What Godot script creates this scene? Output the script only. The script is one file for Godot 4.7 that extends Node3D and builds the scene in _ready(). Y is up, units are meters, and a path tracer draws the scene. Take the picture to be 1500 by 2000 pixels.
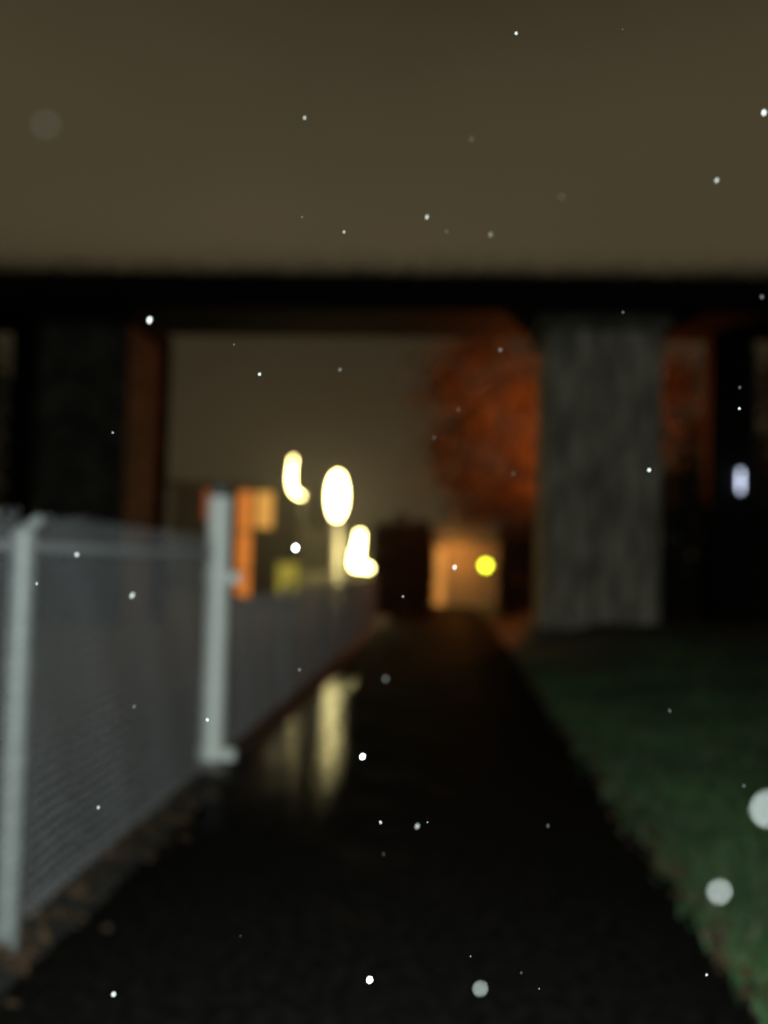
extends Node3D

var rng := RandomNumberGenerator.new()
var taken := {}

# ---------------------------------------------------------------- helpers
func lin(r: float, g: float, b: float, a := 1.0) -> Color:
	var c := Color(r, g, b).linear_to_srgb()
	c.a = a
	return c

func mat(r: float, g: float, b: float, rough := 0.8, metal := 0.0) -> StandardMaterial3D:
	var m := StandardMaterial3D.new()
	m.albedo_color = lin(r, g, b)
	m.roughness = rough
	m.metallic = metal
	return m

func noise_tex(seed_: int, freq: float, lo: Color, hi: Color, size := 512, oct := 5) -> NoiseTexture2D:
	var n := FastNoiseLite.new()
	n.seed = seed_
	n.frequency = freq
	n.fractal_octaves = oct
	var t := NoiseTexture2D.new()
	t.width = size
	t.height = size
	t.seamless = true
	t.noise = n
	var g := Gradient.new()
	g.set_color(0, lo)
	g.set_color(1, hi)
	t.color_ramp = g
	return t

func grained(m: StandardMaterial3D, seed_: int, freq: float, lo: float, scale: float, relief := 0.0) -> StandardMaterial3D:
	m.albedo_texture = noise_tex(seed_, freq, Color(lo, lo, lo), Color(1, 1, 1))
	m.uv1_triplanar = true
	m.uv1_world_triplanar = true
	m.uv1_scale = Vector3.ONE * scale
	if relief > 0.0:
		m.heightmap_enabled = true
		m.heightmap_texture = noise_tex(seed_ + 7, freq * 3.0, Color(0, 0, 0), Color(1, 1, 1))
		m.heightmap_scale = relief
	return m

func glow(r: float, g: float, b: float, e: float) -> StandardMaterial3D:
	var m := mat(0.04, 0.04, 0.04, 0.4)
	m.emission_enabled = true
	m.emission = lin(r, g, b)
	m.emission_energy_multiplier = e
	return m

func begin() -> SurfaceTool:
	var st := SurfaceTool.new()
	st.begin(Mesh.PRIMITIVE_TRIANGLES)
	return st

func box(st: SurfaceTool, lo: Vector3, hi: Vector3) -> void:
	var b := BoxMesh.new()
	b.size = hi - lo
	st.append_from(b, 0, Transform3D(Basis(), (lo + hi) / 2.0))

func tube(st: SurfaceTool, a: Vector3, b: Vector3, ra: float, rb: float, sides := 12) -> void:
	var c := CylinderMesh.new()
	c.height = a.distance_to(b)
	c.bottom_radius = ra
	c.top_radius = rb
	c.radial_segments = sides
	c.rings = 1
	var y := (b - a).normalized()
	var x := y.cross(Vector3(0.31, 0.17, 0.9)).normalized()
	st.append_from(c, 0, Transform3D(Basis(x, y, x.cross(y)), (a + b) / 2.0))

func ball(st: SurfaceTool, c: Vector3, r: Vector3, sides := 16) -> void:
	var s := SphereMesh.new()
	s.radius = 1.0
	s.height = 2.0
	s.radial_segments = sides
	s.rings = sides / 2
	st.append_from(s, 0, Transform3D(Basis.from_scale(r), c))

func path_tube(st: SurfaceTool, pts: Array, radii: Array, sides := 12) -> void:
	for i in pts.size() - 1:
		tube(st, pts[i], pts[i + 1], radii[i], radii[i + 1], sides)
	for i in pts.size():
		ball(st, pts[i], Vector3.ONE * radii[i], sides)

# upright prism with chamfered corners
func shaft(st: SurfaceTool, lo: Vector3, hi: Vector3, c := 0.06) -> void:
	var p := [Vector2(lo.x + c, lo.z), Vector2(hi.x - c, lo.z), Vector2(hi.x, lo.z + c), Vector2(hi.x, hi.z - c), Vector2(hi.x - c, hi.z), Vector2(lo.x + c, hi.z), Vector2(lo.x, hi.z - c), Vector2(lo.x, lo.z + c)]
	for i in 8:
		var a: Vector2 = p[i]
		var b: Vector2 = p[(i + 1) % 8]
		var n := Vector3((b - a).y, 0, -(b - a).x).normalized()
		var v := [Vector3(a.x, lo.y, a.y), Vector3(b.x, lo.y, b.y), Vector3(b.x, hi.y, b.y), Vector3(a.x, hi.y, a.y)]
		for k in [0, 1, 2, 0, 2, 3]:
			st.set_normal(n)
			st.add_vertex(v[k])
	for i in range(1, 7):
		for k in [0, i, i + 1]:
			st.set_normal(Vector3.UP)
			st.add_vertex(Vector3(p[k].x, hi.y, p[k].y))

func numbered(called: String) -> String:
	taken[called] = taken.get(called, -1) + 1
	return called if taken[called] == 0 else "%s_%03d" % [called, taken[called]]

func put(called: String, mesh: Mesh, m: Material, parent: Node3D) -> MeshInstance3D:
	var o := MeshInstance3D.new()
	o.mesh = mesh
	o.material_override = m
	if parent == self:
		o.name = numbered(called)
	else:
		var k := 0
		var n := called
		while parent.has_node(n):
			k += 1
			n = "%s_%03d" % [called, k]
		o.name = n
	parent.add_child(o, true)
	return o

func obj(called: String, st: SurfaceTool, m: Material, parent: Node3D = null) -> MeshInstance3D:
	return put(called, st.commit(), m, parent if parent else self)

func thing(called: String, label: String, category: String, at := Vector3.ZERO, group := "") -> Node3D:
	var o := Node3D.new()
	o.name = numbered(called)
	add_child(o, true)
	o.position = at
	return tag(o, label, category, group)

func tag(o: Node3D, label: String, category: String, group := "") -> Node3D:
	o.set_meta("label", label)
	o.set_meta("category", category)
	if group:
		o.set_meta("group", group)
	return o

func struct(o: Node3D, label: String) -> Node3D:
	o.set_meta("kind", "structure")
	o.set_meta("label", label)
	return o

func scatter(called: String, mesh: Mesh, m: Material, spots: Array, parent: Node3D = null) -> MultiMeshInstance3D:
	var mm := MultiMesh.new()
	mm.transform_format = MultiMesh.TRANSFORM_3D
	mm.use_colors = true
	mm.mesh = mesh
	mm.instance_count = spots.size()
	for i in spots.size():
		mm.set_instance_transform(i, spots[i][0])
		mm.set_instance_color(i, spots[i][1])
	var o := MultiMeshInstance3D.new()
	o.multimesh = mm
	o.material_override = m
	o.name = called
	(parent if parent else self).add_child(o, true)
	o.set_meta("kind", "stuff")
	return o

# a folded leaf: two halves bent along the midrib, tip curling
func leaf_mesh() -> ArrayMesh:
	var st := begin()
	var q := [Vector3(0, 0, 0), Vector3(0.3, 0.08, 0.4), Vector3(0, -0.02, 0.55), Vector3(-0.3, 0.08, 0.4), Vector3(0.02, -0.12, 1.0)]
	for t in [[0, 1, 2], [0, 2, 3], [1, 4, 2], [2, 4, 3]]:
		for k in t:
			st.add_vertex(q[k])
	st.generate_normals()
	return st.commit()

func blade_mesh() -> ArrayMesh:
	var st := begin()
	var q := [Vector3(-0.06, 0, 0), Vector3(0.06, 0, 0), Vector3(-0.045, 0.55, 0.1), Vector3(0.045, 0.55, 0.1), Vector3(0, 1, 0.4)]
	for t in [[0, 2, 1], [1, 2, 3], [2, 4, 3]]:
		for k in t:
			st.add_vertex(q[k])
	st.generate_normals()
	return st.commit()

func rise(x: float, z: float) -> float:
	var up := 0.45 * smoothstep(1.5, 3.2, x) * smoothstep(-9.0, -18.5, z) + 0.45 * smoothstep(-6.0, -9.0, x) * smoothstep(-9.0, -18.5, z)
	return up

func any_turn() -> Basis:
	return Basis.from_euler(Vector3(rng.randf_range(-1.4, 1.4), rng.randf_range(0, TAU), rng.randf_range(-1.4, 1.4)))

func _ready() -> void:
	rng.seed = 20
	# ------------------------------------------------------------ camera
	var cam := Camera3D.new()
	cam.name = "camera"
	add_child(cam)
	cam.transform = Transform3D(Basis(Vector3.UP, deg_to_rad(3.6)) * Basis(Vector3.RIGHT, deg_to_rad(2.9)) * Basis(Vector3.BACK, deg_to_rad(1.5)), Vector3(0, 1.5, 0))
	var lens := CameraAttributesPhysical.new()
	lens.frustum_focal_length = 23.556
	lens.frustum_focus_distance = 0.7
	lens.frustum_near = 0.05
	lens.frustum_far = 600.0
	lens.exposure_aperture = 1.84
	cam.attributes = lens
	cam.fov = 53.99
	cam.near = 0.05
	cam.far = 600.0
	cam.current = true
	# ------------------------------------------------------------ night sky, lit by the town
	var w := 512
	var h := 256
	var sky_image := Image.create_empty(w, h, false, Image.FORMAT_RGBF)
	var cl := FastNoiseLite.new()
	cl.seed = 5
	cl.frequency = 0.9
	cl.fractal_octaves = 4
	for j in h:
		var up := (0.5 - (j + 0.5) / h) * PI
		var e := rad_to_deg(up)
		var k := lerpf(0.47, 1.0, smoothstep(12.0, 18.0, e)) * lerpf(1.0, 0.68, smoothstep(22.0, 38.0, e))
		for i in w:
			var a := (i + 0.5) / w * TAU
			var d := Vector3(cos(up) * cos(a), sin(up) * 2.0, cos(up) * sin(a))
			var s := k * (1.0 + 0.3 * cl.get_noise_3dv(d * 1.2))
			sky_image.set_pixel(i, j, Color(0.058 * s, 0.0452 * s, 0.0245 * s))
	var psky := PanoramaSkyMaterial.new()
	psky.panorama = ImageTexture.create_from_image(sky_image)
	var sky := Sky.new()
	sky.sky_material = psky
	var env := Environment.new()
	env.background_mode = Environment.BG_SKY
	env.sky = sky
	env.tonemap_mode = Environment.TONE_MAPPER_LINEAR
	env.tonemap_exposure = 1.0
	env.volumetric_fog_enabled = true
	env.volumetric_fog_density = 0.0
	env.sdfgi_enabled = true
	env.ssao_enabled = true
	env.ssil_enabled = true
	var we := WorldEnvironment.new()
	we.name = "world_environment"
	we.environment = env
	add_child(we)
	# the camera's own flash, beside the lens
	var flash := OmniLight3D.new()
	flash.name = "camera_flash"
	flash.position = Vector3(-0.045, 1.53, 0.02)
	flash.light_color = Color(0.93, 1.0, 0.98)
	flash.light_energy = 22.0
	flash.light_size = 0.012
	flash.omni_range = 80.0
	flash.omni_attenuation = 2.0
	flash.shadow_enabled = true
	add_child(flash)

	ground()
	bridge()
	fence()
	lamps()
	far_buildings()
	plants()
	ground_cover()
	mist()
	raindrops()

# ---------------------------------------------------------------- ground
func sheet(xs: Array, zs: Array, height: Callable) -> ArrayMesh:
	var st := begin()
	st.set_smooth_group(0)
	for i in xs.size() - 1:
		for j in zs.size() - 1:
			var c := []
			for q in [[i, j], [i + 1, j], [i + 1, j + 1], [i, j + 1]]:
				c.append(Vector3(xs[q[0]], height.call(xs[q[0]], zs[q[1]]), zs[q[1]]))
			for k in [0, 2, 1, 0, 3, 2]:
				st.add_vertex(c[k])
	st.index()
	st.generate_normals()
	return st.commit()

func ground() -> void:
	var xs := [-300, -120, -60, -30, -20, -14, -10, -9, -8, -7, -6]
	for i in 61:
		xs.append(-5.0 + i * 0.25)
	xs.append_array([12, 16, 22, 30, 60, 120, 300])
	var zs := [60, 20, 8, 4]
	for i in 77:
		zs.append(2.0 - i * 0.5)
	zs.append_array([-40, -46, -60, -90, -150, -300, -500])
	var lump := FastNoiseLite.new()
	lump.frequency = 0.5
	var soil := grained(mat(0.014, 0.015, 0.010, 0.95), 3, 0.02, 0.35, 0.6)
	var g := put("ground", sheet(xs, zs, func(x, z): return rise(x, z) + (0.025 * lump.get_noise_2d(x * 2.0, z * 2.0) if absf(x) < 12.0 else 0.0) - (0.05 if x > -1.7 and x < 1.3 and z < 8.0 and z > -40.0 else 0.0)), soil, self)
	struct(g, "dark muddy ground of the park on both sides of the path")
	# wet tarmac path with ragged edges
	var tar := mat(0.018, 0.016, 0.015, 0.85)
	tar.metallic_specular = 0.03
	tar.albedo_texture = noise_tex(11, 0.05, Color(0.45, 0.45, 0.45), Color(1, 1, 1))
	tar.roughness_texture = noise_tex(12, 0.008, Color(0.55, 0.55, 0.55), Color(1.0, 1.0, 1.0))
	tar.uv1_triplanar = true
	tar.uv1_world_triplanar = true
	tar.uv1_scale = Vector3.ONE * 0.5
	tar.heightmap_enabled = true
	tar.heightmap_texture = noise_tex(13, 0.09, Color(0, 0, 0), Color(1, 1, 1))
	tar.heightmap_scale = 0.12
	var wob := FastNoiseLite.new()
	wob.frequency = 0.7
	var st := begin()
	st.set_smooth_group(0)
	for j in 190:
		var row := []
		for z in [6.0 - j * 0.25, 6.0 - (j + 1) * 0.25]:
			var lx: float = -1.52 + 0.07 * wob.get_noise_2d(z, 3.0)
			var rx: float = 1.2 + 0.05 * wob.get_noise_2d(z * 1.4, 40.0)
			for k in 9:
				var t := k / 8.0
				row.append(Vector3(lerpf(lx, rx, t), 0.012 + 0.004 * (1.0 - pow(2.0 * t - 1.0, 2.0)) - (0.06 if k == 0 or k == 8 else 0.0), z))
		for k in 8:
			for q in [k, k + 10, k + 1, k, k + 9, k + 10]:
				st.add_vertex(row[q])
	st.index()
	st.generate_normals()
	struct(obj("path", st, tar), "black wet tarmac path running straight under the bridge")
	# shallow standing water along the fence side of the path
	var water := mat(0.008, 0.008, 0.008, 0.16)
	water.metallic_specular = 0.12
	water.heightmap_enabled = true
	water.heightmap_texture = noise_tex(17, 0.02, Color(0, 0, 0), Color(1, 1, 1))
	water.heightmap_scale = 0.12
	water.uv1_triplanar = true
	water.uv1_world_triplanar = true
	water.albedo_texture = noise_tex(18, 0.02, Color(0.8, 0.8, 0.8), Color(1, 1, 1))
	water.transparency = BaseMaterial3D.TRANSPARENCY_ALPHA
	water.vertex_color_use_as_albedo = true
	st = begin()
	for j in 110:
		var row := []
		for z in [-5.0 - j * 0.1, -5.0 - (j + 1) * 0.1]:
			var end := smoothstep(0.0, 1.0, (-5.0 - z) / 3.2) * smoothstep(0.0, 1.0, (z + 13.3) / 1.7)
			var lx: float = -1.46 + 0.05 * wob.get_noise_2d(z * 2.0, 90.0)
			var rx: float = lerpf(-0.62, -1.02, smoothstep(-6.0, -12.0, z)) + 0.06 * wob.get_noise_2d(z * 1.3, 140.0)
			for k in 9:
				var t := k / 8.0
				var thin := end * smoothstep(0.0, 0.2, t) * smoothstep(1.0, 0.7, t) * clampf(0.95 + 0.5 * wob.get_noise_2d(z * 6.0, t * 9.0), 0.0, 1.0)
				row.append([Vector3(lerpf(lx, rx, t), 0.022, z), Color(1, 1, 1, thin)])
		for k in 8:
			for q in [k, k + 10, k + 1, k, k + 9, k + 10]:
				st.set_color(row[q][1])
				st.set_normal(Vector3.UP)
				st.add_vertex(row[q][0])
	struct(obj("puddle", st, water), "shallow puddle on the fence side of the path mirroring the lamps")

# ---------------------------------------------------------------- bridge
func bridge() -> void:
	var conc := grained(mat(0.58, 0.54, 0.45, 0.9), 21, 0.012, 0.5, 0.35, 0.3)
	conc.uv1_scale = Vector3(0.5, 0.13, 0.5)
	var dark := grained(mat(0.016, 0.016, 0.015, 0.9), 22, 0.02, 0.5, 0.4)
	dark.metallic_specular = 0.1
	var soot := grained(mat(0.13, 0.12, 0.10, 0.9), 23, 0.006, 0.55, 0.35, 0.5)
	var b := thing("footbridge", "long dark footbridge crossing above the path on concrete piers", "bridge", Vector3(0, 0, -20))
	var st := begin()
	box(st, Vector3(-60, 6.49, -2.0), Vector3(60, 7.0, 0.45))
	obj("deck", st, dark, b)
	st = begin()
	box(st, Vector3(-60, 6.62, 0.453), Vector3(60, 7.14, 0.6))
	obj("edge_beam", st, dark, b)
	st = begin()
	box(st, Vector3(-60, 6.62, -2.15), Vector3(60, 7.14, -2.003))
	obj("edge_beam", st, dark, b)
	# right pier: two shafts with a shallow groove between
	var pr := Node3D.new()
	pr.name = "pier"
	b.add_child(pr)
	pr.set_meta("label", "broad pale concrete pier right of the path with a shallow groove down its middle")
	pr.position = Vector3(3.03, 0.3, 0.2)
	st = begin()
	shaft(st, Vector3(-1.13, -0.3, -2.1), Vector3(-0.12, 5.9, 0.0))
	obj("shaft", st, conc, pr)
	st = begin()
	shaft(st, Vector3(0.16, -0.3, -2.1), Vector3(1.13, 5.9, 0.0))
	obj("shaft", st, conc, pr)
	st = begin()
	box(st, Vector3(-0.117, -0.3, -1.9), Vector3(0.157, 5.9, -0.05))
	obj("web", st, conc, pr)
	st = begin()
	shaft(st, Vector3(-1.28, -0.35, -2.25), Vector3(1.28, 0.02, 0.15), 0.05)
	obj("plinth", st, soot, pr)
	st = begin()
	shaft(st, Vector3(-1.3, 5.903, -2.2), Vector3(1.3, 6.187, 0.12), 0.05)
	obj("pier_cap", st, soot, pr)
	# left pier, path side lit orange; concrete darkened for its weak flash light
	var dim_concrete := grained(mat(0.075, 0.07, 0.06, 0.9), 24, 0.006, 0.55, 0.35, 0.5)
	dim_concrete.metallic_specular = 0.2
	var pl := Node3D.new()
	pl.name = "pier_001"
	b.add_child(pl)
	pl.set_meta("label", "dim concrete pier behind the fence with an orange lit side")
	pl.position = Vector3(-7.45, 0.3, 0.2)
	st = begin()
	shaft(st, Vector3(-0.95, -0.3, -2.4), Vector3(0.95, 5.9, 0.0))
	obj("shaft", st, dim_concrete, pl)
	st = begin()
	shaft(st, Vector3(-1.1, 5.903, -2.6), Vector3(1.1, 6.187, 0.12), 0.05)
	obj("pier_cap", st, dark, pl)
	st = begin()
	tube(st, Vector3(0.98, -0.3, -2.5), Vector3(0.98, 6.1, -2.5), 0.14, 0.14, 14)
	obj("drainpipe", st, dark, pl)
	# slim dark columns at the two edges of the view
	for c in [[-9.3, "slim dark column at the far left of the bridge"], [5.9, "slim dark column right of the broad pier, carrying a small tube lamp"]]:
		st = begin()
		shaft(st, Vector3(c[0] - 0.28 - (0.17 if c[0] > 0 else 0.0), 0.0, -1.9), Vector3(c[0] + 0.28 + (0.17 if c[0] > 0 else 0.0), 6.487, -1.2), 0.04)
		obj("column", st, dark, b).set_meta("label", c[1])

# ---------------------------------------------------------------- chain-link fence
func wire(v: PackedVector3Array, n: PackedVector3Array, ix: PackedInt32Array, pts: Array, r: float) -> void:
	var base := v.size()
	for i in pts.size():
		var p: Vector3 = pts[i]
		var d: Vector3 = ((pts[mini(i + 1, pts.size() - 1)] - pts[maxi(i - 1, 0)]) as Vector3).normalized()
		var a := d.cross(Vector3.RIGHT).normalized()
		var c := Vector3.RIGHT
		for k in 5:
			var t := TAU * k / 5.0
			var o := a * cos(t) + c * sin(t)
			v.append(p + o * r)
			n.append(o)
		if i:
			for k in 5:
				var q := base + (i - 1) * 5
				var k2 := (k + 1) % 5
				ix.append_array([q + k, q + k2, q + 5 + k, q + k2, q + 5 + k2, q + 5 + k])

func link_mesh(z0: float, z1: float, top: float, pitch: float, r: float) -> ArrayMesh:
	var v := PackedVector3Array()
	var n := PackedVector3Array()
	var ix := PackedInt32Array()
	var count := int(absf(z1 - z0) / pitch)
	var step := pitch * 0.5
	var rows := int((top - 0.03) / step)
	for i in count:
		var pts := []
		var off := rng.randf_range(-0.008, 0.008)
		var sway := rng.randf_range(-0.006, 0.006)
		for j in rows + 1:
			var s := -1.0 if j % 2 == 0 else 1.0
			var bulge := 0.005 * sin(i * 0.37 + j * 0.11) + (0.003 if j % 2 else -0.003)
			pts.append(Vector3(bulge, 0.03 + j * step + off, z0 - (i + 0.5) * pitch - s * pitch * 0.52 + sway * sin(j * 0.3 + i)))
		# the twisted selvage, each tip standing a little differently
		pts.append(pts[-1] + Vector3(rng.randf_range(-0.01, 0.01), 0.035 + rng.randf_range(0, 0.02), rng.randf_range(-0.015, 0.015)))
		wire(v, n, ix, pts, r)
	var a := []
	a.resize(Mesh.ARRAY_MAX)
	a[Mesh.ARRAY_VERTEX] = v
	a[Mesh.ARRAY_NORMAL] = n
	a[Mesh.ARRAY_INDEX] = ix
	var m := ArrayMesh.new()
	m.add_surface_from_arrays(Mesh.PRIMITIVE_TRIANGLES, a)
	return m

func fence() -> void:
	var x := -1.66
	var galv := grained(mat(0.30, 0.31, 0.31, 0.5), 31, 0.03, 0.6, 2.0)
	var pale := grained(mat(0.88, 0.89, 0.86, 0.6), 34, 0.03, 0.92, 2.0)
	var wire_m := mat(0.27, 0.27, 0.285, 0.6)
	var cap_m := mat(0.10, 0.105, 0.11, 0.6)
	var f := thing("chain_link_fence", "grey galvanised chain link fence along the left edge of the path", "fence", Vector3(x, 0, 0))
	var spots := [-0.55, -3.86, -7.25, -10.5, -13.8, -17.1, -20.4, -23.7]
	for i in spots.size():
		var z: float = spots[i]
		var big := i == 2
		var high := 1.95 if big else (1.56 if i < 2 else 1.2)
		var r := 0.086 if big else (0.049 if i < 2 else 0.035)
		var st := begin()
		tube(st, Vector3(0, -0.1, z), Vector3(0, high, z), r, r, 20)
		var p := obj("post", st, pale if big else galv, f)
		if big:
			p.set_meta("label", "thick tall post with a round cap, farther of the two bright posts")
		elif i == 1:
			p.set_meta("label", "bright post with a bent cap at the left edge of the view")
		st = begin()
		if big:
			ball(st, Vector3(0, high + 0.045, z), Vector3(0.064, 0.07, 0.064), 18)
			tube(st, Vector3(0, high - 0.02, z), Vector3(0, high + 0.03, z), 0.069, 0.069, 20)
		else:
			tube(st, Vector3(0, high - 0.04, z), Vector3(0, high + 0.01, z), r + 0.006, r + 0.006, 18)
			path_tube(st, [Vector3(0, high + 0.01, z), Vector3(0.012, high + 0.04, z - 0.01), Vector3(0.045, high + 0.075, z - 0.03)], [r + 0.003, 0.03, 0.022], 12)
		obj("post_cap", st, cap_m if big else galv, p)
		# tension bands round the post, standing slightly proud
		for y in ([0.1, 0.55, 1.0, 1.37] if big else [0.35, 0.7, 1.05]):
			st = begin()
			var e := 0.018 if big and (y < 0.2 or y > 1.3) else 0.004
			tube(st, Vector3(0, y - 0.03, z), Vector3(0, y + 0.03, z), r + e, r + e, 18)
			box(st, Vector3(-0.012, y - 0.028, z - r - 0.05 - e), Vector3(0.012, y + 0.028, z - r + 0.005))
			if big and e > 0.01:
				box(st, Vector3(r - 0.01, y - 0.045, z - 0.03), Vector3(r + 0.085, y + 0.03, z + 0.03))
			obj("tension_band", st, pale if big else galv, p)
		if big:
			st = begin()
			tube(st, Vector3(0, -0.05, z), Vector3(0, 0.055, z), 0.13, 0.10, 20)
			obj("footing", st, grained(mat(0.25, 0.25, 0.24, 0.95), 33, 0.03, 0.6, 2.0), p)
	for i in spots.size() - 1:
		var near_ := i < 2
		var z0: float = spots[i] - (0.065 if i == 2 else 0.045)
		var z1: float = spots[i + 1] + (0.065 if i == 1 else 0.045)
		var y := 1.53 if near_ else 1.12
		var st := begin()
		tube(st, Vector3(-0.03, y, z0), Vector3(-0.03, y, z1), 0.021, 0.021, 12)
		obj("top_rail", st, mat(0.22, 0.225, 0.225, 0.6), f)
		st = begin()
		tube(st, Vector3(-0.012, 0.06, z0), Vector3(-0.012, 0.06, z1), 0.004, 0.004, 6)
		obj("tension_wire", st, wire_m, f)
		var o := put("wire_mesh", link_mesh(z0, z1, 1.62 if near_ else 1.15, 0.052 if i < 4 else 0.07, 0.002 if i < 2 else (0.0028 if i < 4 else 0.0038)), wire_m, f)
		o.set_meta("kind", "stuff")

# ---------------------------------------------------------------- lamps
func omni(called: String, at: Vector3, c: Color, e: float, size: float) -> void:
	var l := OmniLight3D.new()
	l.name = called
	l.position = at
	l.light_color = c
	l.light_energy = e
	l.light_size = size
	l.omni_range = 80.0
	l.omni_attenuation = 2.0
	l.shadow_enabled = true
	add_child(l)

func lamps() -> void:
	var metal := mat(0.05, 0.05, 0.05, 0.5)
	var warm := lin(1.0, 0.86, 0.42)
	# the big middle lamp, its globe stretched tall by camera shake
	var t := thing("street_lamp", "brightest lamp: white globe drawn tall by camera shake, on a pale post beyond the bridge", "street lamp", Vector3(-3.5, 0, -32), "white lamps beyond the bridge")
	var st := begin()
	path_tube(st, [Vector3(0, -0.1, 0), Vector3(0, 2.75, 0)], [0.16, 0.13], 14)
	obj("post", st, grained(mat(0.75, 0.72, 0.62, 0.7), 41, 0.03, 0.7, 2.0), t)
	st = begin()
	tube(st, Vector3(0, 2.72, 0), Vector3(0, 2.86, 0), 0.1, 0.2, 18)
	obj("collar", st, metal, t)
	st = begin()
	ball(st, Vector3(-0.03, 3.6, 0), Vector3(0.27, 0.74, 0.27), 24)
	obj("globe", st, glow(1.0, 0.86, 0.34, 26.0), t)
	omni("street_lamp_light", Vector3(-3.5, 3.6, -31.55), warm, 3.0, 0.3)
	# upper left lamp, its camera-shake streak built as a bent glowing shape
	t = thing("shake_streak_lamp", "white lamp modelled as its hooked camera shake streak, highest and leftmost of the white lamps", "street lamp", Vector3(-5.0, 0, -32), "white lamps beyond the bridge")
	st = begin()
	tube(st, Vector3(0.32, -0.1, -0.05), Vector3(0.32, 3.45, -0.05), 0.05, 0.04, 12)
	obj("post", st, metal, t)
	st = begin()
	path_tube(st, [Vector3(0.02, 4.76, 0), Vector3(-0.02, 4.45, 0), Vector3(-0.04, 4.1, 0), Vector3(0.03, 3.78, 0), Vector3(0.12, 3.66, 0), Vector3(0.32, 3.58, 0)], [0.035, 0.04, 0.045, 0.045, 0.045, 0.04], 12)
	obj("lamp_glow", st, glow(1.0, 0.82, 0.3, 24.0), t)
	st = begin()
	tube(st, Vector3(0.32, 3.42, -0.05), Vector3(0.32, 3.53, 0.0), 0.06, 0.09, 12)
	obj("socket", st, metal, t)
	omni("shake_streak_lamp_light", Vector3(-5.0, 4.1, -31.7), warm, 1.2, 0.2)
	# lower right lamp, shaped like the trail that shake gave its light
	t = thing("shake_streak_lamp", "white lamp modelled as a hooked camera shake streak, lowest and rightmost of the white lamps", "street lamp", Vector3(-2.75, 0, -31.6), "white lamps beyond the bridge")
	st = begin()
	tube(st, Vector3(-0.08, -0.1, -0.05), Vector3(-0.08, 1.25, -0.05), 0.06, 0.05, 12)
	obj("post", st, metal, t)
	st = begin()
	path_tube(st, [Vector3(0.02, 2.38, 0), Vector3(-0.01, 2.05, 0), Vector3(-0.07, 1.75, 0), Vector3(-0.08, 1.42, 0), Vector3(0.1, 1.36, 0), Vector3(0.36, 1.33, 0)], [0.08, 0.1, 0.14, 0.15, 0.09, 0.07], 14)
	obj("lamp_glow", st, glow(1.0, 0.86, 0.34, 24.0), t)
	omni("shake_streak_lamp_light", Vector3(-2.75, 1.8, -31.2), warm, 2.0, 0.2)
	# sodium lamp out of view, placed to light the tree and left pier
	t = thing("unseen_sodium_lamp", "unseen street lamp behind the broad pier, placed to light the tree orange", "street lamp", Vector3(3.6, 0.3, -26.4))
	st = begin()
	tube(st, Vector3(0, -0.3, 0), Vector3(0, 5.2, 0), 0.09, 0.06, 14)
	obj("post", st, metal, t)
	st = begin()
	path_tube(st, [Vector3(0, 5.2, 0), Vector3(-0.12, 5.4, 0), Vector3(-0.4, 5.47, 0)], [0.05, 0.04, 0.04], 10)
	obj("arm", st, metal, t)
	st = begin()
	ball(st, Vector3(-0.5, 5.35, 0), Vector3(0.1, 0.1, 0.1), 14)
	obj("bulb", st, glow(1.0, 0.28, 0.04, 12.0), t)
	st = begin()
	box(st, Vector3(-0.62, 5.47, -0.1), Vector3(-0.36, 5.51, 0.1))
	obj("hood", st, metal, t)
	omni("unseen_sodium_light", Vector3(3.1, 5.65, -26.4), lin(1.0, 0.20, 0.03), 36.0, 0.1)
	# tube light on the right column
	t = thing("wall_tube_light", "small pale blue tube light fixed to the dark column at the right edge", "wall light", Vector3(6.03, 3.4, -21.18))
	st = begin()
	box(st, Vector3(-0.06, -0.27, 0), Vector3(0.06, 0.27, 0.04))
	obj("backplate", st, metal, t)
	st = begin()
	path_tube(st, [Vector3(0, -0.22, 0.08), Vector3(0, 0.18, 0.08)], [0.022, 0.022], 10)
	obj("lamp_glow", st, glow(0.7, 0.78, 1.0, 4.5), t)
	omni("wall_tube_light_light", Vector3(6.03, 3.4, -20.95), lin(0.62, 0.72, 1.0), 0.05, 0.1)
	# the yellow signal beyond the path's end
	t = thing("signal_lamp", "round yellow signal lamp on a post in the amber gap at the path's end", "signal lamp", Vector3(1.38, 0, -35.2))
	st = begin()
	tube(st, Vector3(0, -0.1, -0.1), Vector3(0, 1.3, -0.1), 0.03, 0.03, 10)
	obj("post", st, metal, t)
	st = begin()
	shaft(st, Vector3(-0.11, 1.28, -0.14), Vector3(0.11, 1.7, -0.02), 0.02)
	obj("housing", st, metal, t)
	st = begin()
	ball(st, Vector3(0, 1.5, 0.0), Vector3(0.12, 0.12, 0.06), 16)
	obj("lens", st, glow(0.75, 0.85, 0.03, 13.0), t)
	omni("signal_light", Vector3(1.38, 1.5, -35.05), lin(0.8, 0.8, 0.05), 0.08, 0.05)

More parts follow.
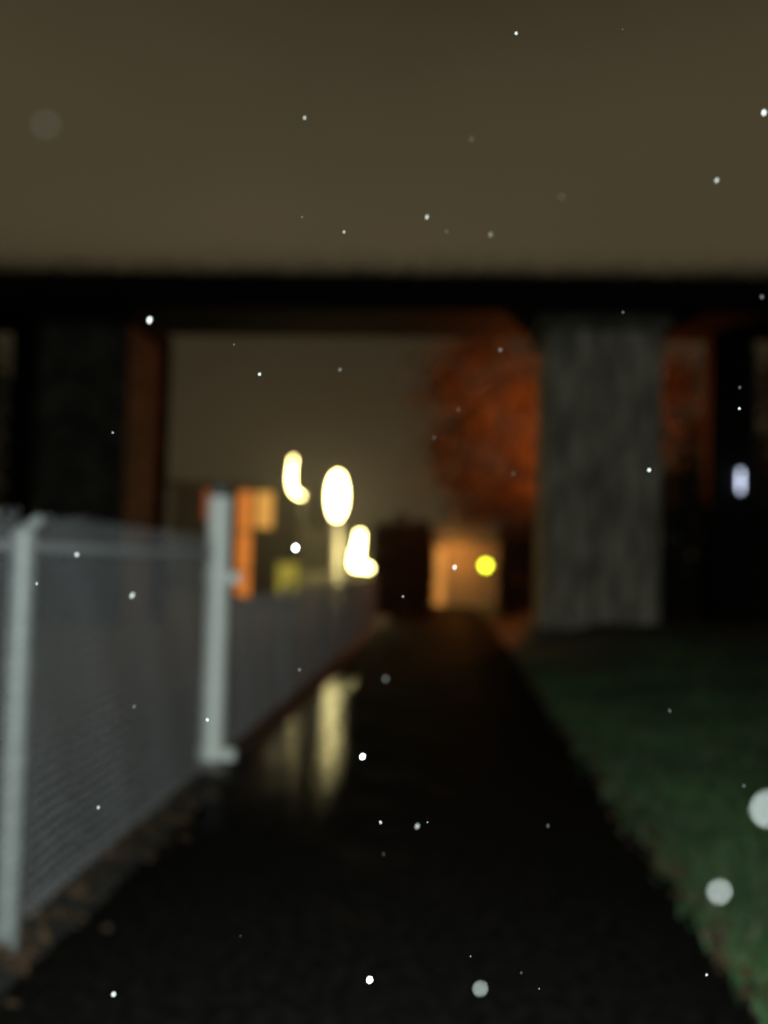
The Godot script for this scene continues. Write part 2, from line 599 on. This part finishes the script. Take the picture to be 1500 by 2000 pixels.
# ---------------------------------------------------------------- far buildings
func far_buildings() -> void:
	var wall := grained(mat(0.10, 0.09, 0.08, 0.9), 51, 0.015, 0.6, 0.4)
	wall.albedo_color = lin(0.035, 0.032, 0.028)
	var frame := mat(0.04, 0.035, 0.03, 0.6)
	var b := thing("pavilion", "low flat roofed building with glowing orange door and amber windows, left of the lamps", "building", Vector3(-7.5, 0, -36))
	var st := begin()
	box(st, Vector3(-2.5, -0.2, -6), Vector3(2.45, 4.1, 0))
	obj("wall", st, wall, b)
	st = begin()
	box(st, Vector3(-2.7, 4.103, -6.2), Vector3(2.65, 4.3, 0.35))
	obj("roof", st, frame, b)
	var lit := [
		["window", -1.3, -0.9, 2.9, 3.95, [0.55, 0.10, 0.02, 0.55], "narrow red orange lit window"],
		["door", -0.05, 0.46, 0.0, 3.95, [1.0, 0.28, 0.035, 0.7], "tall orange lit door"],
		["window", 0.6, 1.22, 2.65, 3.95, [1.0, 0.46, 0.08, 0.75], "amber lit window"],
		["window", 1.45, 2.2, 0.15, 1.4, [0.62, 0.5, 0.05, 0.5], "olive lit low window"],
	]
	for q in lit:
		st = begin()
		var x0: float = q[1]
		var x1: float = q[2]
		var y0: float = q[3]
		var y1: float = q[4]
		box(st, Vector3(x0 - 0.06, y0 - 0.05, 0.003), Vector3(x0, y1 + 0.06, 0.07))
		box(st, Vector3(x1, y0 - 0.05, 0.003), Vector3(x1 + 0.06, y1 + 0.06, 0.07))
		box(st, Vector3(x0, y1, 0.003), Vector3(x1, y1 + 0.06, 0.07))
		box(st, Vector3(x0, y0 - 0.05, 0.003), Vector3(x1, y0, 0.07))
		var fr := obj(q[0], st, frame, b)
		fr.set_meta("label", q[6])
		st = begin()
		box(st, Vector3(x0, y0, 0.004), Vector3(x1, y1, 0.03))
		obj("pane", st, glow(q[5][0], q[5][1], q[5][2], q[5][3]), fr)
		if q[0] == "door":
			# an upper and a lower leaf panel: bars across the glass
			st = begin()
			box(st, Vector3(x0, 2.45, 0.033), Vector3(x1, 2.53, 0.06))
			obj("glazing_bar", st, frame, fr)
			st = begin()
			box(st, Vector3(x0, 1.1, 0.033), Vector3(x1, 1.16, 0.06))
			obj("glazing_bar", st, frame, fr)
	# low wall beside the lamps
	var lw := begin()
	box(lw, Vector3(-4.9, -0.2, -33.4), Vector3(-2.3, 1.15, -33.15))
	tag(obj("boundary_wall", lw, grained(mat(0.5, 0.46, 0.33, 0.9), 55, 0.02, 0.5, 0.6)), "low pale wall lit by the white lamps behind the path", "wall")
	# dark van-sized bin store in front of the building
	var bn := thing("bin_store", "dark boxy shed between the amber windows and the bright lamps", "shed", Vector3(-4.62, 0, -35.2))
	st = begin()
	box(st, Vector3(-0.5, -0.1, -0.7), Vector3(0.45, 2.55, 0))
	obj("wall", st, frame, bn)
	st = begin()
	box(st, Vector3(-0.56, 2.553, -0.76), Vector3(0.51, 2.68, 0.08))
	obj("roof", st, frame, bn)
	# garage seen through the gap at the path's end
	var g := thing("garage", "small amber lit garage seen through the gap at the path's end", "garage", Vector3(0.7, 0, -36.5))
	st = begin()
	box(st, Vector3(-1.4, -0.2, -5), Vector3(1.5, 2.3, 0))
	obj("wall", st, grained(mat(0.30, 0.24, 0.17, 0.9), 57, 0.02, 0.6, 0.5), g)
	st = begin()
	for s in [-1.0, 1.0]:
		var q := [Vector3(0.05, 3.5, -5.2), Vector3(0.05, 3.5, 0.3), Vector3(0.05 + s * 1.75, 2.25, 0.3), Vector3(0.05 + s * 1.75, 2.25, -5.2)]
		for k in [0, 1, 2, 0, 2, 3]:
			st.add_vertex(q[k])
		for k in [0, 1, 2, 0, 2, 3]:
			st.add_vertex(q[k] + Vector3(0, 0.12, 0))
	var gq := [Vector3(-1.7, 2.25, 0.29), Vector3(1.8, 2.25, 0.29), Vector3(0.05, 3.6, 0.29)]
	for k in [0, 2, 1]:
		st.add_vertex(gq[k])
	st.generate_normals()
	obj("roof", st, frame, g)
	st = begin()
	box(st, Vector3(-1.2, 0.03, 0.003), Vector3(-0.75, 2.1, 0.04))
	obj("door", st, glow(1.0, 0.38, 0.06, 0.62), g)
	st = begin()
	ball(st, Vector3(-0.2, 2.12, 0.12), Vector3(0.05, 0.04, 0.05), 12)
	obj("unseen_wall_lamp", st, glow(1.0, 0.4, 0.06, 0.8), g)  # unseen lamp, placed to account for the amber wall
	omni("unseen_wall_light", Vector3(0.35, 1.9, -35.3), lin(1.0, 0.36, 0.06), 3.6, 0.08)  # stands off the lamp to light the garage wall evenly

# ---------------------------------------------------------------- trees and hedges
func limb_points(a: Vector3, b: Vector3, sag: float) -> Array:
	var out := []
	for i in 5:
		var t := i / 4.0
		out.append(a.lerp(b, t) + Vector3(rng.randf_range(-0.06, 0.06), sag * sin(t * PI), rng.randf_range(-0.06, 0.06)))
	return out

func tree(called: String, label: String, at: Vector3, trunk_top: float, clumps: Array, n: int, col: Color, size: float, group := "") -> void:
	var bark := grained(mat(0.06, 0.045, 0.035, 0.95), 61, 0.03, 0.5, 1.5)
	var t := thing(called, label, "tree", at, group)
	var st := begin()
	path_tube(st, [Vector3(0, -0.2, 0), Vector3(0.05, trunk_top * 0.5, 0), Vector3(0, trunk_top, 0.04)], [0.24, 0.18, 0.13], 12)
	obj("trunk", st, bark, t)
	var leaf_m := mat(1, 1, 1, 0.7)
	leaf_m.vertex_color_use_as_albedo = true
	leaf_m.backlight_enabled = true
	leaf_m.backlight = lin(0.3, 0.3, 0.2)
	var spots := []
	for c in clumps:
		st = begin()
		var centre: Vector3 = c[0]
		var from := Vector3(0, trunk_top * rng.randf_range(0.6, 1.0), 0)
		path_tube(st, limb_points(from, centre, 0.15), [0.1, 0.08, 0.06, 0.045, 0.025], 8)
		obj("limb", st, bark, t)
		for i in int(n * c[2]):
			var d := Vector3(rng.randfn(), rng.randfn(), rng.randfn()).normalized() * minf(1.5, absf(rng.randfn()) * 0.62)
			var p := centre + d * (c[1] as Vector3)
			var k := rng.randf_range(0.6, 1.3)
			spots.append([Transform3D(any_turn().scaled(Vector3.ONE * size * rng.randf_range(0.6, 1.3)), p), Color(col.r * k, col.g * k, col.b * rng.randf_range(0.6, 1.2))])
	scatter("crown", leaf_mesh(), leaf_m, spots, t)

func hedge(called: String, label: String, lo: Vector3, hi: Vector3, n: int, col: Color, cat := "hedge") -> void:
	var t := thing(called, label, cat, Vector3((lo.x + hi.x) / 2, lo.y, (lo.z + hi.z) / 2))
	var half := (hi - lo) / 2
	var bark := mat(0.05, 0.04, 0.03, 0.95)
	for i in maxi(2, int(half.x * 1.5)):
		var st := begin()
		var x := lerpf(-half.x * 0.8, half.x * 0.8, rng.randf())
		path_tube(st, limb_points(Vector3(x, -0.2, 0), Vector3(x + rng.randf_range(-0.3, 0.3), half.y * 1.6, rng.randf_range(-0.2, 0.2)), 0.0), [0.05, 0.045, 0.04, 0.03, 0.02], 8)
		obj("stem", st, bark, t)
	var lump := FastNoiseLite.new()
	lump.frequency = 0.6
	lump.seed = int(absf(lo.x) * 10)
	var leaf_m := mat(1, 1, 1, 0.75)
	leaf_m.vertex_color_use_as_albedo = true
	leaf_m.metallic_specular = 0.2
	var spots := []
	for i in n:
		var p := Vector3(rng.randf_range(-1, 1), rng.randf_range(0, 1), rng.randf_range(-1, 1))
		var q := Vector3(p.x * half.x, p.y * half.y * 2.0 * (0.86 + 0.25 * lump.get_noise_2d(p.x * half.x * 2.0, p.z)), p.z * half.z)
		if i % 3:
			q.z = half.z * (1.0 + 0.4 * lump.get_noise_2d(p.x * half.x * 2.0, p.y * half.y * 2.0)) * (1.0 if i % 2 else rng.randf_range(0.5, 1.0))
		var k := rng.randf_range(0.5, 1.4)
		spots.append([Transform3D(any_turn().scaled(Vector3.ONE * rng.randf_range(0.12, 0.26)), q), Color(col.r * k, col.g * k, col.b * k)])
	scatter("foliage", leaf_mesh(), leaf_m, spots, t)

func plants() -> void:
	# the tree behind the pier, lit from within by the sodium lamp
	var c := [
		[Vector3(-2.6, 5.3, 0.2), Vector3(1.3, 1.7, 1.2), 1.0], [Vector3(-1.2, 6.3, -0.4), Vector3(1.5, 1.5, 1.3), 1.2], [Vector3(-0.9, 4.4, 0.6), Vector3(1.2, 1.2, 1.0), 1.0],
		[Vector3(-2.9, 3.6, 0.0), Vector3(1.2, 1.0, 1.0), 0.7], [Vector3(0.6, 5.6, -0.8), Vector3(1.6, 1.9, 1.0), 1.2], [Vector3(2.1, 5.9, 0.0), Vector3(1.3, 1.3, 1.2), 1.0],
		[Vector3(3.2, 6.6, 0.3), Vector3(1.1, 1.3, 1.0), 0.9], [Vector3(0.4, 8.2, -0.3), Vector3(2.4, 0.9, 1.2), 0.8], [Vector3(3.9, 5.2, -0.3), Vector3(0.9, 1.0, 0.9), 0.6],
		[Vector3(-3.5, 6.4, 0.5), Vector3(1.2, 1.2, 1.0), 0.8], [Vector3(-3.6, 4.6, -0.4), Vector3(0.9, 1.4, 0.9), 0.8], [Vector3(-1.7, 3.2, 0.4), Vector3(1.2, 0.9, 1.0), 0.8], [Vector3(-2.6, 7.5, 0.0), Vector3(1.6, 0.9, 1.0), 0.8], [Vector3(-1.0, 2.9, 0.9), Vector3(0.8, 0.8, 0.8), 0.5], [Vector3(-2.4, 2.8, 0.2), Vector3(1.0, 0.6, 0.8), 0.4], [Vector3(2.2, 4.9, 0.8), Vector3(1.0, 1.0, 0.8), 0.6],
	]
	tree("orange_lit_tree", "broad leafy tree glowing orange behind the right hand pier", Vector3(3.4, 0.3, -29.6), 3.6, c, 2300, Color(0.075, 0.056, 0.034), 0.15)
	hedge("hedge", "tall dark hedge behind the bridge at the right edge", Vector3(3.7, 0.2, -25.2), Vector3(14, 4.45, -23.2), 26000, Color(0.02, 0.026, 0.016))  # its unseen end behind the pier keeps sodium light off the bank
	hedge("hedge", "tall added foliage screen darkening the gap at the left edge beyond the bridge", Vector3(-15, 0.2, -25.5), Vector3(-9.9, 7.6, -24.0), 9000, Color(0.016, 0.02, 0.013), "hedge")  # added leaves that darken the pale gap at the left edge
	hedge("hedge", "tallest added foliage screen darkening the gap at the right edge behind the slim column", Vector3(7.7, 0.2, -28.5), Vector3(12.5, 8.6, -27.0), 10000, Color(0.02, 0.022, 0.013), "hedge")  # another added screen, closing the bright gap at the right edge
	hedge("hedge", "dark bush just left of the amber gap at the path's end", Vector3(-2.1, 0, -30.8), Vector3(-0.42, 2.95, -29.6), 8000, Color(0.018, 0.022, 0.014), "bush")
	hedge("hedge", "dark bush between the amber gap and the broad pier", Vector3(1.62, 0, -30.8), Vector3(4.6, 3.1, -29.4), 12000, Color(0.018, 0.022, 0.014), "bush")

# ---------------------------------------------------------------- grass and litter
func ground_cover() -> void:
	var m := mat(1, 1, 1, 0.7)
	m.vertex_color_use_as_albedo = true
	var patch := FastNoiseLite.new()
	patch.frequency = 0.55
	patch.seed = 9
	var spots := []
	while spots.size() < 90000:
		var z := -2.0 - 17.5 * pow(rng.randf(), 1.35)
		if z < -11.0 and rng.randf() < smoothstep(-11.0, -18.0, z):
			continue
		var x := 1.14 + 0.08 * rng.randfn() * 0.6 + rng.randf() * (1.2 - z * 0.36)
		var k := 0.75 + 0.6 * patch.get_noise_2d(x, z) + rng.randf_range(-0.2, 0.2)
		var s := rng.randf_range(0.05, 0.11) * (1.0 + 0.5 * patch.get_noise_2d(x * 2, z * 2 + 50))
		var dry := rng.randf() < 0.12
		var col := Color(0.10, 0.085, 0.05) if dry else Color(0.033 * k, 0.092 * k, 0.024 * k)
		spots.append([Transform3D(Basis.from_euler(Vector3(rng.randf_range(-0.5, 0.5), rng.randf_range(0, TAU), rng.randf_range(-0.5, 0.5))).scaled(Vector3(s * 0.9, s, s * 0.9)), Vector3(x, rise(x, z) - 0.01, z)), col])
	var g := scatter("grass", blade_mesh(), m, spots)
	g.set_meta("label", "short wet green grass on the right of the path")
	# brown fallen leaves along both edges
	var lm := mat(1, 1, 1, 0.6)
	lm.vertex_color_use_as_albedo = true
	spots = []
	for i in 2600:
		var left := i < 2000
		var z := -2.4 - 14.0 * pow(rng.randf(), 1.6)
		var x := -1.60 + 0.10 * rng.randfn() if left else 1.16 + 0.05 * rng.randfn()
		if left and rng.randf() < 0.4:
			x = rng.randf_range(-3.2, -1.6)
		var k := rng.randf_range(0.4, 1.0)
		spots.append([Transform3D(Basis.from_euler(Vector3(rng.randf_range(-0.4, 0.4), rng.randf_range(0, TAU), rng.randf_range(-0.4, 0.4))).scaled(Vector3.ONE * rng.randf_range(0.04, 0.09)), Vector3(x, 0.02 + rng.randf() * 0.035, z)), Color(0.10 * k, 0.055 * k, 0.028 * k)])
	var l := scatter("fallen_leaves", leaf_mesh(), lm, spots)
	l.set_meta("label", "brown fallen leaves lying along the edges of the path")
	# added leaf fringe imitating the blur of the bridge's top edge
	spots = []
	for i in 18000:
		var up := minf(0.5, -log(1.0 - rng.randf() * 0.98) * 0.13)
		spots.append([Transform3D(any_turn().scaled(Vector3.ONE * rng.randf_range(0.03, 0.07)), Vector3(rng.randf_range(-16, 14), 7.14 + up, -19.45 + rng.randf_range(-0.12, 0.1))), Color(0.012, 0.014, 0.009)])
	var im := mat(1, 1, 1, 0.8)
	im.vertex_color_use_as_albedo = true
	var iv := scatter("edge_blur_leaves", leaf_mesh(), im, spots)
	iv.set_meta("label", "dark added leaves softening the top edge of the bridge")
	# one pale leaf by the path's right edge
	var p := thing("pale_leaf", "pale dead leaf on the right edge of the path, bottom right corner", "leaf", Vector3(1.13, 0.05, -4.12))
	var a := put("blade", leaf_mesh(), mat(0.34, 0.26, 0.2, 0.7), p)
	a.scale = Vector3(0.2, 0.2, 0.16)
	a.rotation = Vector3(-0.35, -0.9, 0.15)
	var st := begin()
	tube(st, Vector3(0, 0, 0), Vector3(0.04, 0.01, -0.05), 0.002, 0.0015, 6)
	obj("stalk", st, mat(0.2, 0.12, 0.08, 0.7), p)

# ---------------------------------------------------------------- drizzle beyond the bridge, and mist for the lamp halos
func mist() -> void:
	var fm := FogMaterial.new()
	fm.albedo = Color(0.9, 0.9, 0.9)
	fm.density = 0.0015
	var f := FogVolume.new()
	f.name = "mist"
	f.shape = RenderingServer.FOG_VOLUME_SHAPE_ELLIPSOID
	f.size = Vector3(30, 16, 12)
	f.position = Vector3(-0.5, 3.5, -30)
	f.material = fm
	f.set_meta("kind", "stuff")
	f.set_meta("label", "thin drizzle hanging in the air beyond the bridge")
	add_child(f)
	var near_m := FogMaterial.new()
	near_m.albedo = Color(0.9, 0.9, 0.9)
	near_m.density = 0.008
	f = FogVolume.new()  # mist standing in for the glare halo round the white lamps
	f.name = "halo_mist"
	f.shape = RenderingServer.FOG_VOLUME_SHAPE_ELLIPSOID
	f.size = Vector3(13, 11, 9)
	f.position = Vector3(-3.7, 3.3, -31.8)
	f.material = near_m
	f.set_meta("kind", "stuff")
	f.set_meta("label", "mist placed to give the white lamps a pale yellow halo")
	add_child(f)

# ---------------------------------------------------------------- rain in the flash
func raindrops() -> void:
	# x, y, z, diameter in mm, how strongly the drop catches the flash, label
	var drops := [
		[0.0352, 1.8238, -0.5992, 1.60, 0.0454, "small bright slanted raindrop highest of all in the open sky"],
		[0.1105, 1.8633, -0.6681, 1.15, 0.0022, "tiny faint raindrop near the top edge of the sky"],
		[0.1681, 1.7517, -0.5501, 2.70, 0.0368, "bright raindrop cut by the right edge of the sky"],
		[-0.1286, 1.8762, -0.8304, 2.80, 0.0296, "raindrop alone in the middle of the sky, left of centre"],
		[0.0085, 1.7297, -0.5334, 2.84, 0.0006, "ghostly round raindrop in the sky right of centre"],
		[0.1452, 1.7171, -0.5584, 2.56, 0.0126, "soft yellowish raindrop in the sky near the right edge"],
		[0.0506, 1.6751, -0.4709, 1.80, 0.0010, "ghostly raindrop in the sky above the broad pier"],
		[-0.0154, 1.6982, -0.5659, 2.26, 0.0134, "raindrop in the sky above the bridge, brightest of that cluster"],
		[-0.0665, 1.7004, -0.5991, 1.60, 0.0151, "small raindrop just above the bridge left of centre"],
		[0.0205, 1.6837, -0.5522, 2.56, 0.0025, "faint raindrop just above the bridge right of centre"],
		[-0.0952, 1.7156, -0.6165, 1.24, 0.0032, "tiny faint raindrop above the bridge, left of its neighbours"],
		[-0.0041, 1.6903, -0.5670, 2.26, 0.0007, "ghostly raindrop between two clearer ones above the bridge"],
		[-0.1067, 1.6118, -0.2505, 2.20, 0.0008, "large pale ring of an out of focus raindrop in the sky at left"],
		[-0.3033, 1.7379, -0.9835, 5.63, 0.1242, "bright ragged raindrop over the bridge deck at left"],
		[-0.1158, 1.6126, -0.6004, 1.60, 0.0454, "small bright raindrop alone in the sky under the bridge"],
		[-0.0650, 1.6131, -0.5848, 1.94, 0.0028, "faint raindrop under the bridge above the lamps"],
		[-0.2108, 1.5773, -0.6163, 1.24, 0.0161, "small raindrop before the dim left pier"],
		[-0.1574, 1.6556, -0.7151, 1.55, 0.0026, "tiny faint raindrop just under the bridge deck at left"],
		[0.1392, 1.7089, -0.8194, 2.14, 0.0054, "faint raindrop over the bridge deck above the broad pier"],
		[0.1768, 1.6576, -0.5800, 2.26, 0.0027, "faint raindrop over the bridge deck at the right edge"],
		[0.0282, 1.6235, -0.5724, 2.26, 0.0027, "faint raindrop before the top of the orange tree"],
		[-0.0083, 1.5712, -0.5643, 2.41, 0.0007, "ghostly raindrop at the left side of the orange tree"],
		[0.0050, 1.5887, -0.5727, 2.26, 0.0007, "ghostly raindrop in the middle of the orange tree"],
		[0.0374, 1.5530, -0.5766, 2.26, 0.0007, "ghostly raindrop before the orange tree beside the pier"],
		[0.1183, 1.5588, -0.5991, 1.94, 0.0427, "bright raindrop before the right side of the broad pier"],
		[0.1787, 1.6010, -0.6294, 1.42, 0.0469, "small bright raindrop above the blue tube light"],
		[0.2355, 1.6502, -0.8285, 2.14, 0.0054, "faint raindrop highest above the blue tube light"],
		[-0.0780, 1.5066, -0.5173, 3.24, 0.2635, "brilliant raindrop low among the amber windows"],
		[0.0050, 1.4986, -0.5773, 2.26, 0.0402, "bright raindrop before the amber garage, left of the yellow signal"],
		[-0.0265, 1.4793, -0.6328, 1.24, 0.0161, "small raindrop before the bush left of the garage"],
		[-0.2048, 1.5002, -0.5474, 2.56, 0.0126, "soft raindrop before the top rail of the fence"],
		[-0.2481, 1.4819, -0.5987, 1.60, 0.0151, "small raindrop just right of the left fence post"],
		[-0.1687, 1.4789, -0.5350, 2.84, 0.0119, "round raindrop before the upper middle of the fence mesh"],
		[-0.2678, 1.3696, -0.8667, 3.15, 0.0062, "faint raindrop before the middle of the fence mesh"],
		[-0.1910, 1.3686, -0.8159, 2.14, 0.0814, "small bright raindrop before the thick fence post"],
		[-0.2044, 1.3493, -0.5987, 1.77, 0.0147, "raindrop before the foot of the fence mesh"],
		[-0.0267, 1.4463, -0.4688, 1.80, 0.0041, "faint ring shaped raindrop before the far path"],
		[-0.0438, 1.3922, -0.5630, 2.56, 0.3030, "brilliant raindrop beside the yellow reflection on the path"],
		[-0.0484, 1.2890, -0.8289, 2.14, 0.0814, "small bright raindrop before the path, left of a close pair"],
		[-0.0126, 1.3544, -0.5669, 2.56, 0.0126, "rounder raindrop of a close pair before the path"],
		[-0.0090, 1.3143, -0.7354, 1.23, 0.0126, "tiny raindrop of a close pair before the path"],
		[-0.0328, 1.3286, -0.6012, 1.94, 0.0007, "ghostly raindrop before the path below the close pair"],
		[0.0916, 1.2804, -0.8745, 2.80, 0.0059, "faint raindrop before the right half of the path"],
		[0.0816, 1.4070, -0.3033, 2.20, 0.0295, "large white disc of a raindrop over the grass"],
		[0.0167, 1.3397, -0.3917, 1.80, 0.0560, "white disc of a raindrop over the bottom of the path"],
		[-0.0370, 1.2685, -0.5697, 2.56, 0.3030, "brilliant raindrop low over the path near the bottom edge"],
		[-0.1814, 1.2532, -0.5696, 2.41, 0.0390, "bright ragged raindrop low over the bottom left of the path"],
		[0.0226, 1.2368, -0.6943, 1.15, 0.0110, "tiny raindrop above the white disc over the path"],
		[0.0531, 1.2452, -0.6497, 1.24, 0.0032, "faint raindrop right of the white disc over the path"],
		[0.0695, 1.2151, -0.7012, 1.01, 0.0111, "tiny raindrop low over the path, right of the faint one"],
		[0.1693, 1.2469, -0.6570, 1.24, 0.0484, "small bright raindrop below the large white disc"],
		[0.0758, 1.4454, -0.2412, 2.20, 0.0301, "largest white disc of a raindrop, cut by the right edge over the grass"],
		[0.1927, 1.3809, -0.8757, 2.80, 0.0059, "faint raindrop before the far grass"],
		[0.1783, 1.3743, -0.6122, 1.94, 0.0028, "faint raindrop before the grass near the right edge"],
		[-0.0861, 1.4348, -0.6018, 1.77, 0.0029, "faint raindrop before the far end of the fence"],
		[-0.1214, 1.2675, -0.6274, 1.42, 0.0008, "ghostly raindrop before the left part of the path"],
	]
	var shape := SphereMesh.new()
	shape.radius = 0.5
	shape.height = 1.08
	shape.radial_segments = 16
	shape.rings = 9
	for d in drops:
		var m := mat(0.8, 0.8, 0.8, 0.5)
		m.albedo_color.a = d[4]
		m.metallic_specular = 0.3
		m.transparency = BaseMaterial3D.TRANSPARENCY_ALPHA
		var o := put("raindrop", shape, m, self)
		o.position = Vector3(d[0], d[1], d[2])
		var thin := rng.randf_range(0.6, 0.95) if d[3] < 6.0 and d[4] > 0.004 else 0.95
		o.scale = Vector3(thin, rng.randf_range(0.85, 1.15), thin) * d[3] * (0.00088 if d[4] > 0.02 else 0.001)
		o.rotation.z = rng.randf_range(-0.5, 0.5)
		tag(o, d[5], "raindrop", "raindrops lit by the flash")
